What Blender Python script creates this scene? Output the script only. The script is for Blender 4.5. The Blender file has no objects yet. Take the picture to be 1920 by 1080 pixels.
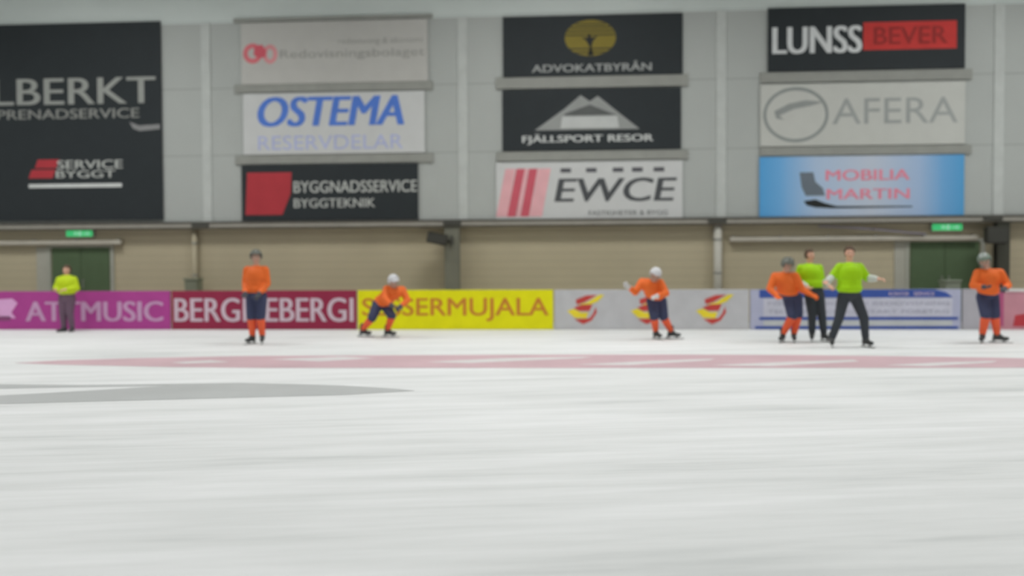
import bpy, bmesh, math, random
from mathutils import Vector, Matrix, Euler

random.seed(7)
S = bpy.context.scene
COL = S.collection

# ------------------------------------------------------------------ camera, world, lamps, exposure
CAM_H = 1.45
FPX = 1507.0                                   # focal length in pixels of the 1920 frame
YAW, PITCH, ROLL = 3.6, -1.33, 0.27            # degrees
cd = bpy.data.cameras.new('camera')
cam = bpy.data.objects.new('camera', cd)
COL.objects.link(cam)
cd.sensor_width = 36.0
cd.lens = FPX / 1920 * 36.0
cd.clip_end = 300
cam_rot = (Matrix.Rotation(math.radians(YAW), 3, 'Z') @ Matrix.Rotation(math.radians(90 + PITCH), 3, 'X')
           @ Matrix.Rotation(math.radians(-ROLL), 3, 'Z'))
cam.location = (0, 0, CAM_H)
cam.rotation_euler = cam_rot.to_euler()
cd.dof.use_dof = True                          # the photo is soft all over: lens focused short of the rink boards
cd.dof.focus_distance = 6.0
cd.dof.aperture_fstop = 0.65
S.camera = cam

S.view_settings.view_transform = 'Standard'
S.view_settings.look = 'None'
S.view_settings.gamma = 1
S.view_settings.use_curve_mapping = False
S.view_settings.exposure = -1.52

w = bpy.data.worlds.new('world')
S.world = w
w.use_nodes = True
w.node_tree.nodes['Background'].inputs[0].default_value = (0.93, 0.97, 1.0, 1)
w.node_tree.nodes['Background'].inputs[1].default_value = 0.36

for ly, lpow in ((-9, 300), (-1, 350), (7, 560), (15.6, 1060)):    # rows of hall lamps hung under the roof
    for lx in (-24, -12, 0, 12, 24):
        ld = bpy.data.lights.new('hall_lamp', 'AREA')
        ld.shape = 'RECTANGLE'
        ld.size, ld.size_y = 5.0, 1.6
        ld.energy = lpow
        ld.spread = math.radians(138)          # beam spread set to limit how much light reaches the wall
        ld.color = (0.99, 0.995, 0.985)
        lo = bpy.data.objects.new('hall_lamp', ld)
        lo.location = (lx, ly, 11.6)
        COL.objects.link(lo)

# ------------------------------------------------------------------ layout helpers
YB, YW, YL = 19.3, 22.0, 22.12                 # rink boards, upper wall face, lower wall face


def ray(px, py):
    return cam_rot @ Vector((px - 960.0, 540.0 - py, -FPX))


def onY(px, py, Y):
    d = ray(px, py)
    t = Y / d.y
    return Vector((d.x * t, Y, CAM_H + d.z * t))


def onG(px, py):
    d = ray(px, py)
    t = -CAM_H / d.z
    return Vector((d.x * t, d.y * t, 0.0))


def lin(c):
    c /= 255.0
    return c / 12.92 if c <= 0.04045 else ((c + 0.055) / 1.055) ** 2.4


# ------------------------------------------------------------------ materials
MATS = {}


def mat(name, rgb, E=0.45, rough=0.6, var=0.05, scale=3.0, spec=0.3, metal=0.0):
    """rgb = how it reads in the photo (0-255) under light level E; the surface's own colour follows."""
    if name in MATS:
        return MATS[name]
    m = bpy.data.materials.new(name)
    m.use_nodes = True
    nt = m.node_tree
    b = nt.nodes['Principled BSDF']
    c = [min(0.92, lin(v) / (E * 1.12)) for v in rgb]
    tc = nt.nodes.new('ShaderNodeTexCoord')
    no = nt.nodes.new('ShaderNodeTexNoise')
    no.inputs['Scale'].default_value = scale
    no.inputs['Detail'].default_value = 4
    rp = nt.nodes.new('ShaderNodeValToRGB')
    rp.color_ramp.elements[0].position = 0.3
    rp.color_ramp.elements[1].position = 0.7
    rp.color_ramp.elements[0].color = [v * (1 - var) for v in c] + [1]
    rp.color_ramp.elements[1].color = [min(1, v * (1 + var)) for v in c] + [1]
    nt.links.new(tc.outputs['Object'], no.inputs['Vector'])
    nt.links.new(no.outputs['Fac'], rp.inputs['Fac'])
    nt.links.new(rp.outputs['Color'], b.inputs['Base Color'])
    b.inputs['Roughness'].default_value = rough
    b.inputs['Specular IOR Level'].default_value = spec
    b.inputs['Metallic'].default_value = metal
    MATS[name] = m
    return m


def emis(name, rgb, strength):
    m = bpy.data.materials.new(name)
    m.use_nodes = True
    b = m.node_tree.nodes['Principled BSDF']
    c = [lin(v) for v in rgb] + [1]
    b.inputs['Base Color'].default_value = c
    b.inputs['Emission Color'].default_value = c
    b.inputs['Emission Strength'].default_value = strength
    return m


def math_node(nt, op, a, b=None):
    n = nt.nodes.new('ShaderNodeMath')
    n.operation = op
    for i, v in enumerate((a, b)):
        if v is None:
            continue
        if isinstance(v, (int, float)):
            n.inputs[i].default_value = v
        else:
            nt.links.new(v, n.inputs[i])
    return n.outputs[0]


def ice_material():
    m = bpy.data.materials.new('scraped_ice')
    m.use_nodes = True
    nt = m.node_tree
    b = nt.nodes['Principled BSDF']
    tc = nt.nodes.new('ShaderNodeTexCoord')

    def streak(sx, sy, rot, detail, seed):
        mr = nt.nodes.new('ShaderNodeMapping')
        mr.inputs['Rotation'].default_value = (0, 0, math.radians(rot))
        mp = nt.nodes.new('ShaderNodeMapping')
        mp.inputs['Scale'].default_value = (sx, sy, 1)
        mp.inputs['Location'].default_value = (seed, seed * 1.7, 0)
        n = nt.nodes.new('ShaderNodeTexNoise')
        n.inputs['Scale'].default_value = 1.0
        n.inputs['Detail'].default_value = detail
        n.inputs['Roughness'].default_value = 0.55
        nt.links.new(tc.outputs['Object'], mr.inputs['Vector'])
        nt.links.new(mr.outputs[0], mp.inputs['Vector'])
        nt.links.new(mp.outputs[0], n.inputs['Vector'])
        return n.outputs['Fac']
    a = streak(0.32, 2.6, -11, 4, 3.0)
    c = streak(0.8, 9.0, -8, 5, 11.0)
    d = streak(0.12, 0.35, 5, 2, 23.0)
    s = math_node(nt, 'ADD', math_node(nt, 'MULTIPLY', a, 0.5), math_node(nt, 'MULTIPLY', c, 0.22))
    s = math_node(nt, 'ADD', s, math_node(nt, 'MULTIPLY', d, 0.28))
    rp = nt.nodes.new('ShaderNodeValToRGB')
    cr = rp.color_ramp
    cr.elements[0].position = 0.34
    cr.elements[0].color = (0.64, 0.655, 0.648, 1)
    cr.elements[1].position = 0.62
    cr.elements[1].color = (0.90, 0.905, 0.905, 1)
    e = cr.elements.new(0.46)
    e.color = (0.79, 0.80, 0.792, 1)
    nt.links.new(s, rp.inputs['Fac'])
    nt.links.new(rp.outputs['Color'], b.inputs['Base Color'])
    b.inputs['Roughness'].default_value = 0.62
    b.inputs['Specular IOR Level'].default_value = 0.18
    bp = nt.nodes.new('ShaderNodeBump')
    bp.inputs['Strength'].default_value = 0.12
    bp.inputs['Distance'].default_value = 0.02
    nt.links.new(c, bp.inputs['Height'])
    nt.links.new(bp.outputs[0], b.inputs['Normal'])
    return m


def lined_material(name, base, line, period, off, width, vperiod=None, voff=0.0, var=0.03, E=0.45, bump=0.3):
    """Cladding with narrow joints every `period` metres of height (and every vperiod metres along x)."""
    m = bpy.data.materials.new(name)
    m.use_nodes = True
    nt = m.node_tree
    b = nt.nodes['Principled BSDF']
    tc = nt.nodes.new('ShaderNodeTexCoord')
    sx = nt.nodes.new('ShaderNodeSeparateXYZ')
    nt.links.new(tc.outputs['Object'], sx.inputs[0])

    def joint(comp, per, o):
        f = math_node(nt, 'FRACT', math_node(nt, 'DIVIDE', math_node(nt, 'ADD', comp, -o + 100 * per), per))
        dd = math_node(nt, 'ABSOLUTE', math_node(nt, 'SUBTRACT', f, 0.5))
        return math_node(nt, 'GREATER_THAN', dd, 0.5 - width / per / 2)
    j = joint(sx.outputs[2], period, off)
    if vperiod:
        j = math_node(nt, 'MAXIMUM', j, joint(sx.outputs[0], vperiod, voff))
    no = nt.nodes.new('ShaderNodeTexNoise')
    no.inputs['Scale'].default_value = 0.5
    no.inputs['Detail'].default_value = 5
    nt.links.new(tc.outputs['Object'], no.inputs['Vector'])
    rp = nt.nodes.new('ShaderNodeValToRGB')
    c = [min(0.9, lin(v) / (E * 1.12)) for v in base]
    rp.color_ramp.elements[0].position, rp.color_ramp.elements[1].position = 0.3, 0.7
    rp.color_ramp.elements[0].color = [v * (1 - var) for v in c] + [1]
    rp.color_ramp.elements[1].color = [v * (1 + var) for v in c] + [1]
    nt.links.new(no.outputs['Fac'], rp.inputs['Fac'])
    mx = nt.nodes.new('ShaderNodeMix')
    mx.data_type = 'RGBA'
    nt.links.new(j, mx.inputs['Factor'])
    nt.links.new(rp.outputs['Color'], mx.inputs['A'])
    mx.inputs['B'].default_value = [min(0.9, lin(v) / (E * 1.12)) for v in line] + [1]
    nt.links.new(mx.outputs['Result'], b.inputs['Base Color'])
    b.inputs['Roughness'].default_value = 0.6
    b.inputs['Specular IOR Level'].default_value = 0.2
    bp = nt.nodes.new('ShaderNodeBump')
    bp.inputs['Strength'].default_value = bump
    bp.inputs['Distance'].default_value = 0.02
    bp.invert = True
    nt.links.new(j, bp.inputs['Height'])
    nt.links.new(bp.outputs[0], b.inputs['Normal'])
    return m


# ------------------------------------------------------------------ mesh helpers
def link(name, me, m=None, parent=None, loc=None):
    o = bpy.data.objects.new(name, me)
    COL.objects.link(o)
    if m and me is not None:
        me.materials.clear()
        me.materials.append(m)
    if loc is not None:
        o.location = loc
    if parent:
        o.parent = parent
    return o


def from_bm(name, bm, m=None, parent=None, loc=None, smooth=False):
    bmesh.ops.recalc_face_normals(bm, faces=bm.faces)
    me = bpy.data.meshes.new(name)
    bm.to_mesh(me)
    bm.free()
    if smooth:
        for p in me.polygons:
            p.use_smooth = True
    return link(name, me, m, parent, loc)


def tag(o, label=None, cat=None, group=None, kind=None):
    if label: o['label'] = label
    if cat: o['category'] = cat
    if group: o['group'] = group
    if kind: o['kind'] = kind
    return o


def empty(name, loc=(0, 0, 0)):
    o = bpy.data.objects.new(name, None)
    o.location = loc
    COL.objects.link(o)
    return o


def add_box(bm, x0, x1, y0, y1, z0, z1, bevel=0.0, rot=None, at=None):
    r = bmesh.ops.create_cube(bm, size=1.0)
    vs = r['verts']
    c = Vector(((x0 + x1) / 2, (y0 + y1) / 2, (z0 + z1) / 2))
    for v in vs:
        v.co = Vector((v.co.x * (x1 - x0), v.co.y * (y1 - y0), v.co.z * (z1 - z0))) + c
    if rot is not None:
        bmesh.ops.rotate(bm, verts=vs, cent=at or c, matrix=rot)
    if bevel:
        es = list({e for v in vs for e in v.link_edges})
        bmesh.ops.bevel(bm, geom=es, offset=bevel, segments=2, affect='EDGES', profile=0.5)
    return vs


def box(name, x0, x1, y0, y1, z0, z1, m, parent=None, bevel=0.0):
    bm = bmesh.new()
    add_box(bm, x0, x1, y0, y1, z0, z1, bevel)
    return from_bm(name, bm, m, parent)


def add_poly(bm, pts, y, depth):
    """extruded outline of (x, z) points, front face at y"""
    f = [bm.verts.new((p[0], y, p[1])) for p in pts]
    b = [bm.verts.new((p[0], y + depth, p[1])) for p in pts]
    n = len(pts)
    bm.faces.new(f)
    bm.faces.new(b[::-1])
    for i in range(n):
        bm.faces.new((f[i], b[i], b[(i + 1) % n], f[(i + 1) % n]))


def add_capsule(bm, a, b, ra, rb, seg=12):
    a, b = Vector(a), Vector(b)
    d = b - a
    L = d.length
    q = d.to_track_quat('Z', 'Y').to_matrix().to_4x4() if L > 1e-6 else Matrix.Identity(4)
    if L > 1e-6:
        bmesh.ops.create_cone(bm, cap_ends=True, segments=seg, radius1=ra, radius2=rb, depth=L,
                              matrix=Matrix.Translation((a + b) / 2) @ q)
    for p, r in ((a, ra), (b, rb)):
        bmesh.ops.create_uvsphere(bm, u_segments=seg, v_segments=8, radius=r, matrix=Matrix.Translation(p) @ q)


def add_ell(bm, c, r, rot=None):
    M = Matrix.Translation(Vector(c))
    if rot is not None:
        M = M @ rot.to_4x4()
    M = M @ Matrix.Diagonal((r[0], r[1], r[2], 1))
    bmesh.ops.create_uvsphere(bm, u_segments=20, v_segments=14, radius=1.0, matrix=M)


def add_tube(bm, a, b, r, seg=12):
    a, b = Vector(a), Vector(b)
    d = b - a
    q = d.to_track_quat('Z', 'Y').to_matrix().to_4x4()
    bmesh.ops.create_cone(bm, cap_ends=True, segments=seg, radius1=r, radius2=r, depth=d.length,
                          matrix=Matrix.Translation((a + b) / 2) @ q)


def bake_remesh(bm, voxel, smooth=4):
    me = bpy.data.meshes.new('tmp')
    bm.to_mesh(me)
    bm.free()
    o = bpy.data.objects.new('tmp', me)
    COL.objects.link(o)
    r = o.modifiers.new('r', 'REMESH')
    r.mode = 'VOXEL'
    r.voxel_size = voxel
    r.use_smooth_shade = True
    if smooth:
        s = o.modifiers.new('s', 'SMOOTH')
        s.iterations = smooth
        s.factor = 0.5
    dg = bpy.context.evaluated_depsgraph_get()
    dg.update()
    out = bpy.data.meshes.new_from_object(o.evaluated_get(dg))
    bpy.data.objects.remove(o)
    return out


def text_mesh(body, x0, x1, z0, z1, y, depth=0.006, shear=0.0, bold=0.012):
    """lettering in the x-z plane fitted into the given rectangle, facing -y"""
    cu = bpy.data.curves.new('t', 'FONT')
    cu.body = body
    cu.size = 1.0
    cu.extrude = 0.02
    cu.resolution_u = 4
    cu.shear = shear
    o = bpy.data.objects.new('t', cu)
    COL.objects.link(o)
    dg = bpy.context.evaluated_depsgraph_get()
    dg.update()
    me = bpy.data.meshes.new_from_object(o.evaluated_get(dg))
    bpy.data.objects.remove(o)
    xs = [v.co.x for v in me.vertices]
    ys = [v.co.y for v in me.vertices]
    zs = [v.co.z for v in me.vertices]
    ax, bx, ay, by, az, bz = min(xs), max(xs), min(ys), max(ys), min(zs), max(zs)
    for v in me.vertices:
        v.co = Vector((x0 + (v.co.x - ax) / (bx - ax) * (x1 - x0),
                       y - (v.co.z - az) / (bz - az) * depth,
                       z0 + (v.co.y - ay) / (by - ay) * (z1 - z0)))
    if bold > 0.015:                            # heavier strokes: the same outlines a touch to either side
        hgt = z1 - z0
        bm = bmesh.new()
        for k in (-1, 0, 1):
            n0 = len(bm.verts)
            bm.from_mesh(me)
            bm.verts.ensure_lookup_table()
            for v in bm.verts[n0:]:
                v.co.x += k * bold * 0.8 * hgt
                v.co.y -= 0.0006 * (k + 1)
        bm.to_mesh(me)
        bm.free()
    return me


def ring_pts(cx, cz, rx, rz, n=40, a0=0, a1=360):
    return [(cx + rx * math.cos(math.radians(a0 + (a1 - a0) * i / n)),
             cz + rz * math.sin(math.radians(a0 + (a1 - a0) * i / n))) for i in range(n + (a1 - a0 != 360))]


# ------------------------------------------------------------------ colours
M_upper = lined_material('white_cladding', (139, 142, 139), (124, 127, 124), 1.86, 0.95, 0.035, bump=0.2)
M_top = lined_material('cool_top_cladding', (164, 170, 167), (152, 158, 155), 1.86, 0.95, 0.03)
M_lower = lined_material('beige_planks', (146, 138, 117), (133, 126, 106), 0.21, 0.0, 0.014, bump=0.5, var=0.05)
M_strip = mat('pale_cover_strip', (150, 153, 150), E=0.45)
M_black = mat('black_vinyl', (34, 38, 40), var=0.03)
M_white = mat('white_vinyl', (160, 161, 160), var=0.02)
M_grey = mat('grey_vinyl', (149, 148, 144), var=0.02)
M_rail = mat('grey_steel', (118, 118, 113), rough=0.45)
M_dark = mat('dark_steel', (60, 60, 55), rough=0.45)
M_lightsteel = mat('light_steel', (128, 125, 117), rough=0.4)
M_silver = mat('silver_print', (150, 152, 148))
M_pale = mat('pale_print', (176, 178, 176))
M_red = mat('red_print', (140, 44, 50))
M_brightred = mat('bright_red_print', (158, 45, 42))
M_deepred = mat('deep_red_print', (122, 36, 34))
M_black2 = mat('black_print', (30, 32, 32))

# ------------------------------------------------------------------ the hall
XL, XR = -34.0, 34.0
tag(box('floor', XL, XR, -8, YB - 0.03, -0.2, 0.0, ice_material()), kind='structure')
tag(box('floor_concrete_walkway', XL, XR, YB - 0.03, YL, -0.2, -0.01,
        mat('concrete', (135, 133, 126), scale=2)), kind='structure')
tag(box('wall_back_lower', XL, XR, YL, YL + 0.3, -0.2, 2.9, M_lower), kind='structure')
zr = onY(960, 417, YW - 0.1).z                 # height of the steel ledge
ztop = onY(960, 30, YW).z
tag(box('wall_back_upper', XL, XR, YW, YW + 0.3, zr, ztop, M_upper), kind='structure')
tag(box('wall_back_top', XL, XR, YW, YW + 0.3, ztop, 12.2, M_top), kind='structure')
tag(box('ceiling', XL, XR, -14, YW + 0.3, 12.2, 12.4, mat('roof_deck', (150, 152, 150))), kind='structure')

# steel ledge under the upper wall: light face between two dark lips
led = box('trim_1', XL, XR, YW - 0.16, YL, zr - 0.075, zr + 0.045, M_lightsteel, bevel=0.01)
tag(led, kind='structure')
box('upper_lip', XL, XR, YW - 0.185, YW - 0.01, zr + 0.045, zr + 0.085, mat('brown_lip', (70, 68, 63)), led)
box('lower_lip', XL, XR, YW - 0.185, YL - 0.005, zr - 0.115, zr - 0.075, mat('dark_lip', (72, 68, 60)), led)
for px in (375, 848, 1345, 1862):              # splice plates along the ledge
    c = onY(px, 417, YW - 0.19)
    box('splice_plate', c.x - 0.24, c.x + 0.24, YW - 0.2, YW - 0.185, zr - 0.06, zr + 0.05, M_dark, led)
for n, px in enumerate((388, 868, 1352, 1872)):  # vertical cover strips between the wall bays
    c = onY(px, 230, YW)
    tag(box('trim_%d' % (n + 2), c.x - 0.13, c.x + 0.13, YW - 0.035, YW, zr + 0.09, ztop, M_strip, bevel=0.008), kind='structure')

# ------------------------------------------------------------------ banners
class Panel:
    """a printed panel whose artwork is laid out in its own pixel-like coordinates"""
    def __init__(self, name, x0, x1, y0, y1, Y, m, thick=0.03, label=None, cat=None, group=None, zfloor=None):
        cx, cy = (x0 + x1) / 2, (y0 + y1) / 2
        self.Y = Y
        self.p = (x0, x1, y0, y1)
        self.X0, self.X1 = onY(x0, cy, Y).x, onY(x1, cy, Y).x
        self.Z1, self.Z0 = onY(cx, y0, Y).z, onY(cx, y1, Y).z
        if zfloor is not None:
            self.Z0 = zfloor
        self.o = box(name, self.X0, self.X1, Y, Y + thick, self.Z0, self.Z1, m, bevel=0.006)
        tag(self.o, label, cat, group)

    def u(self, px):
        return self.X0 + (px - self.p[0]) / (self.p[1] - self.p[0]) * (self.X1 - self.X0)

    def v(self, py):
        return self.Z1 - (py - self.p[2]) / (self.p[3] - self.p[2]) * (self.Z1 - self.Z0)

    def poly(self, name, pts, m, d=0.006, parent=None, lift=0.0):
        bm = bmesh.new()
        sets = pts if isinstance(pts[0][0], (tuple, list)) else [pts]
        for s in sets:
            add_poly(bm, [(self.u(a), self.v(b)) for a, b in s], self.Y - d - lift, d)
        return from_bm(name, bm, m, parent or self.o)

    def rect(self, name, x0, x1, y0, y1, m, d=0.006, parent=None, lift=0.0):
        return self.poly(name, [(x0, y1), (x1, y1), (x1, y0), (x0, y0)], m, d, parent, lift)

    def text(self, s, x0, x1, y0, y1, m, name='lettering', shear=0.0, bold=0.012, parent=None, lift=0.0):
        me = text_mesh(s, self.u(x0), self.u(x1), self.v(y1), self.v(y0), self.Y - lift, 0.006, shear, bold)
        return link(name, me, m, parent or self.o)

    def ring(self, name, cx, cy, rx, ry, th, m, a0=0, a1=360):
        bm = bmesh.new()
        n = 48
        pts = ring_pts(cx, cy, rx, ry, n, a0, a1)
        ins = ring_pts(cx, cy, rx - th, ry - th, n, a0, a1)
        k = len(pts)
        for i in range(k if a1 - a0 == 360 else k - 1):
            j = (i + 1) % k
            add_poly(bm, [(self.u(a), self.v(b)) for a, b in (pts[i], pts[j], ins[j], ins[i])], self.Y - 0.006, 0.006)
        bmesh.ops.remove_doubles(bm, verts=bm.verts, dist=1e-4)
        return from_bm(name, bm, m, self.o)


YBN = YW - 0.07
G = 'sponsor banners on the upper wall'
b = Panel('banner', -150, 303, 45, 414, YBN, M_black,
          label='huge black banner at the left end of the upper wall', cat='banner', group=G)
b.text('ALLBERKT', -120, 292, 147, 196, mat('grey_print', (122, 124, 120)), bold=0.03)
b.text('ENTREPRENADSERVICE', -110, 262, 205, 223, mat('grey_print2', (116, 117, 113)), name='small_lettering', bold=0.02)
b.poly('swoosh', [(244, 231), (262, 238), (300, 236), (300, 245), (262, 248), (250, 243)], mat('grey_print3', (110, 110, 110)))
b.poly('red_emblem', [[(72, 299), (112, 299), (106, 315), (66, 315)], [(60, 318), (105, 318), (99, 334), (54, 334)]], M_red)
b.text('SERVICE', 108, 230, 301, 317, M_silver, name='small_lettering', bold=0.03)
b.text('BYGGT', 106, 216, 320, 334, M_silver, name='small_lettering', bold=0.03)
b.rect('underline', 54, 228, 345, 352, mat('silver_bar', (170, 172, 170)))

b = Panel('banner', 452, 802, 39, 155, YBN, M_grey,
          label='plain grey-white banner with a small red emblem and thin grey script', cat='banner', group=G)
b.ring('red_emblem', 474, 97, 18, 19, 9, mat('pale_red_print', (170, 92, 98)))
b.poly('red_emblem', [(476, 100), (486, 106), (498, 104), (500, 92), (492, 81), (478, 83)], mat('strong_pale_red', (165, 72, 82)), lift=0.006)
b.ring('red_emblem', 507, 99, 14, 18, 8, mat('faint_red_print', (170, 115, 118)))
b.text('Redovisningsbolaget', 526, 796, 92, 112, mat('faint_grey_print', (122, 122, 118)))
b.text('redovisning & ekonomi', 636, 792, 72, 86, mat('faint_grey_print2', (128, 128, 124)), name='small_lettering')

b = Panel('banner', 456, 796, 173, 288, YBN, M_white,
          label='white banner with one large slanted blue word over a faint blue line', cat='banner', group=G)
b.text('OSTEMA', 486, 756, 180, 236, mat('blue_print', (66, 98, 165)), shear=0.2, bold=0.06)
b.text('RESERVDELAR', 484, 756, 253, 280, mat('faint_blue_print', (140, 145, 172)), name='small_lettering')

b = Panel('banner', 453, 784, 308, 413, YBN, M_black,
          label='black banner with a red block left of two lines of grey text', cat='banner', group=G)
b.poly('red_block', [(464, 322), (548, 322), (546, 362), (530, 402), (460, 402)], M_red)
b.text('BYGGNADSSERVICE', 552, 782, 339, 361, M_silver, bold=0.02)
b.text('BYGGTEKNIK', 552, 704, 372, 389, M_silver, name='small_lettering', bold=0.02)

b = Panel('banner', 943, 1280, 28, 142, YBN, M_black,
          label='black banner with a round gold tree emblem above a silver word line', cat='banner', group=G)
gold = mat('gold_print', (104, 93, 36))
em = b.poly('gold_emblem', ring_pts(1108, 71, 48, 34), gold)
for yy, hw in ((44, 28), (50, 38), (57, 43), (64, 46), (90, 40), (97, 30)):
    b.rect('emblem_band', 1108 - hw, 1108 + hw, yy, yy + 2.6, mat('dark_gold', (58, 55, 36)), parent=em, lift=0.007, d=0.003)
b.poly('emblem_tree', [(1103, 104), (1107, 88), (1100, 76), (1092, 70), (1102, 71), (1106, 62), (1110, 71), (1122, 67),
                       (1113, 77), (1110, 88), (1114, 104)], M_black2, parent=em, lift=0.007, d=0.003)
b.text('ADVOKATBYRÅN', 998, 1222, 115, 134, mat('dim_silver', (130, 132, 130)), bold=0.03)

b = Panel('banner', 942, 1277, 166, 281, YBN, M_black,
          label='black banner with a silver twin-peaked mountain emblem', cat='banner', group=G)
mt = b.poly('mountain_emblem', [(1003, 243), (1060, 203), (1090, 178), (1107, 190), (1122, 180), (1150, 203), (1200, 243)],
            mat('mountain_print', (118, 120, 118)))
b.poly('mountain_face', [(1062, 212), (1107, 196), (1145, 212), (1158, 216), (1058, 216)], mat('mountain_dark', (72, 74, 73)), parent=mt, lift=0.007)
b.poly('mountain_face', [(1052, 240), (1055, 218), (1158, 218), (1162, 240)], mat('mountain_light', (152, 154, 152)), parent=mt, lift=0.007)
b.text('FJÄLLSPORT RESOR', 980, 1225, 250, 270, mat('silver2', (162, 164, 162)), bold=0.045)

b = Panel('banner', 930, 1280, 303, 410, YBN, M_white,
          label='white banner with slanted red stripes beside bold black italic letters', cat='banner', group=G)
b.poly('pale_red_stripe', [[(930, 405), (948, 315), (967, 315), (951, 405)], [(966, 405), (985, 315), (992, 315), (975, 405)],
                           [(993, 405), (1010, 315), (1034, 315), (1017, 405)]], mat('pink_print', (186, 138, 142)))
b.poly('red_stripe', [[(951, 405), (969, 315), (985, 315), (967, 405)], [(976, 405), (993, 315), (1009, 315), (992, 405)]],
       mat('rose_print', (162, 72, 84)))
b.text('EWCE', 1042, 1268, 334, 378, mat('charcoal_print', (62, 64, 66)), shear=0.15, bold=0.045)
for xx in (1052, 1100, 1150, 1186, 1226):
    b.rect('check', xx, xx + 20, 315, 323, mat('check_grey', (110, 110, 112) if xx > 1060 else (70, 70, 74)))
b.text('FASTIGHETER & BYGG', 1105, 1252, 395, 404, mat('small_black', (96, 98, 98)), name='small_lettering', bold=0.03)

b = Panel('banner', 1440, 1810, 11, 131, YBN, M_black,
          label='black banner with white word beside a bright red block', cat='banner', group=G)
b.text('LUNSS', 1450, 1616, 47, 98, mat('white_print', (170, 172, 172)), bold=0.05)
rb = b.rect('red_block', 1620, 1794, 42, 94, M_brightred)
b.text('BEVER', 1640, 1776, 52, 84, M_deepred, parent=rb, lift=0.007, bold=0.03)

b = Panel('banner', 1426, 1810, 155, 272, YBN, mat('warm_white_vinyl', (153, 154, 149), var=0.02),
          label='white banner with a dark ring emblem before grey letters', cat='banner', group=G)
b.ring('ring_emblem', 1493, 213, 62, 52, 6, mat('ring_grey', (112, 116, 114)))
b.poly('ring_swoosh', [(1452, 206), (1480, 192), (1512, 186), (1545, 190), (1520, 197), (1490, 202), (1462, 214), (1470, 222),
                       (1456, 220)], mat('swoosh_grey', (116, 119, 117)))
b.text('AFERA', 1562, 1796, 184, 232, mat('afera_grey', (124, 127, 125)), bold=0.0)

# light blue banner: colour runs from blue edges to a pale centre, printed that way
mb = bpy.data.materials.new('blue_fade_vinyl')
mb.use_nodes = True
nt = mb.node_tree
tc = nt.nodes.new('ShaderNodeTexCoord')
sp = nt.nodes.new('ShaderNodeSeparateXYZ')
nt.links.new(tc.outputs['Generated'], sp.inputs[0])
rp = nt.nodes.new('ShaderNodeValToRGB')
el = rp.color_ramp.elements
def _c(r, g, b_): return [min(0.92, lin(v) / 0.57) for v in (r, g, b_)] + [1]
el[0].position, el[0].color = 0.0, _c(70, 135, 182)
el[1].position, el[1].color = 1.0, _c(70, 132, 175)
for p_, c_ in ((0.10, _c(92, 145, 188)), (0.28, _c(146, 164, 186)), (0.55, _c(160, 168, 180)), (0.78, _c(136, 156, 182)), (0.9, _c(92, 140, 180))):
    e_ = el.new(p_)
    e_.color = c_
nt.links.new(sp.outputs[0], rp.inputs['Fac'])
nt.links.new(rp.outputs['Color'], nt.nodes['Principled BSDF'].inputs['Base Color'])
nt.nodes['Principled BSDF'].inputs['Roughness'].default_value = 0.6
nt.nodes['Principled BSDF'].inputs['Specular IOR Level'].default_value = 0.3
b = Panel('banner', 1424, 1808, 292, 408, YBN, mb,
          label='light blue banner fading to a pale centre with two pink-red words', cat='banner', group=G)
b.poly('black_figure', [(1500, 322), (1526, 322), (1530, 340), (1544, 352), (1548, 366), (1512, 366), (1504, 350)], mat('figure_grey', (84, 92, 100)))
b.poly('black_figure', [(1508, 376), (1530, 373), (1548, 380), (1570, 386), (1712, 387), (1712, 389), (1560, 390), (1530, 388), (1514, 384)], M_black2)
pk = mat('pink_word', (182, 108, 124))
b.text('MOBILIA', 1550, 1706, 318, 338, pk, bold=0.05)
b.text('MARTIN', 1552, 1706, 354, 373, pk, bold=0.05)

# grey mounting rails between the banner rows
for (x0, x1, ys) in ((440, 812, ((31, 38), (156, 171), (290, 306))), (930, 1290, ((143, 164), (283, 300))),
                     (1425, 1822, ((133, 152), (274, 290)))):
    for (y0, y1) in ys:
        a = onY((x0 + x1) / 2, y0, YW - 0.03).z
        c = onY((x0 + x1) / 2, y1, YW - 0.03).z
        X0, X1 = onY(x0, 200, YW - 0.03).x, onY(x1, 200, YW - 0.03).x
        where = {440: 'left banner column', 930: 'middle banner column', 1425: 'right banner column'}[x0]
        lev = 'above the top banner' if y0 < 40 else ('between the top and middle banners' if y0 < 200 else 'between the middle and bottom banners')
        o = box('mounting_rail', X0, X1, YW - 0.06, YW, c, a, mat('rail_grey', (118, 119, 114)), bevel=0.006)
        tag(o, 'grey horizontal mounting rail %s of the %s' % (lev, where), 'rail', 'banner mounting rails')

# ------------------------------------------------------------------ lower wall: doors, trays, signs, posts
M_door = mat('dark_green_paint', (60, 74, 53), E=0.38)
M_frame = mat('grey_door_frame', (128, 129, 120), E=0.42)


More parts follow.
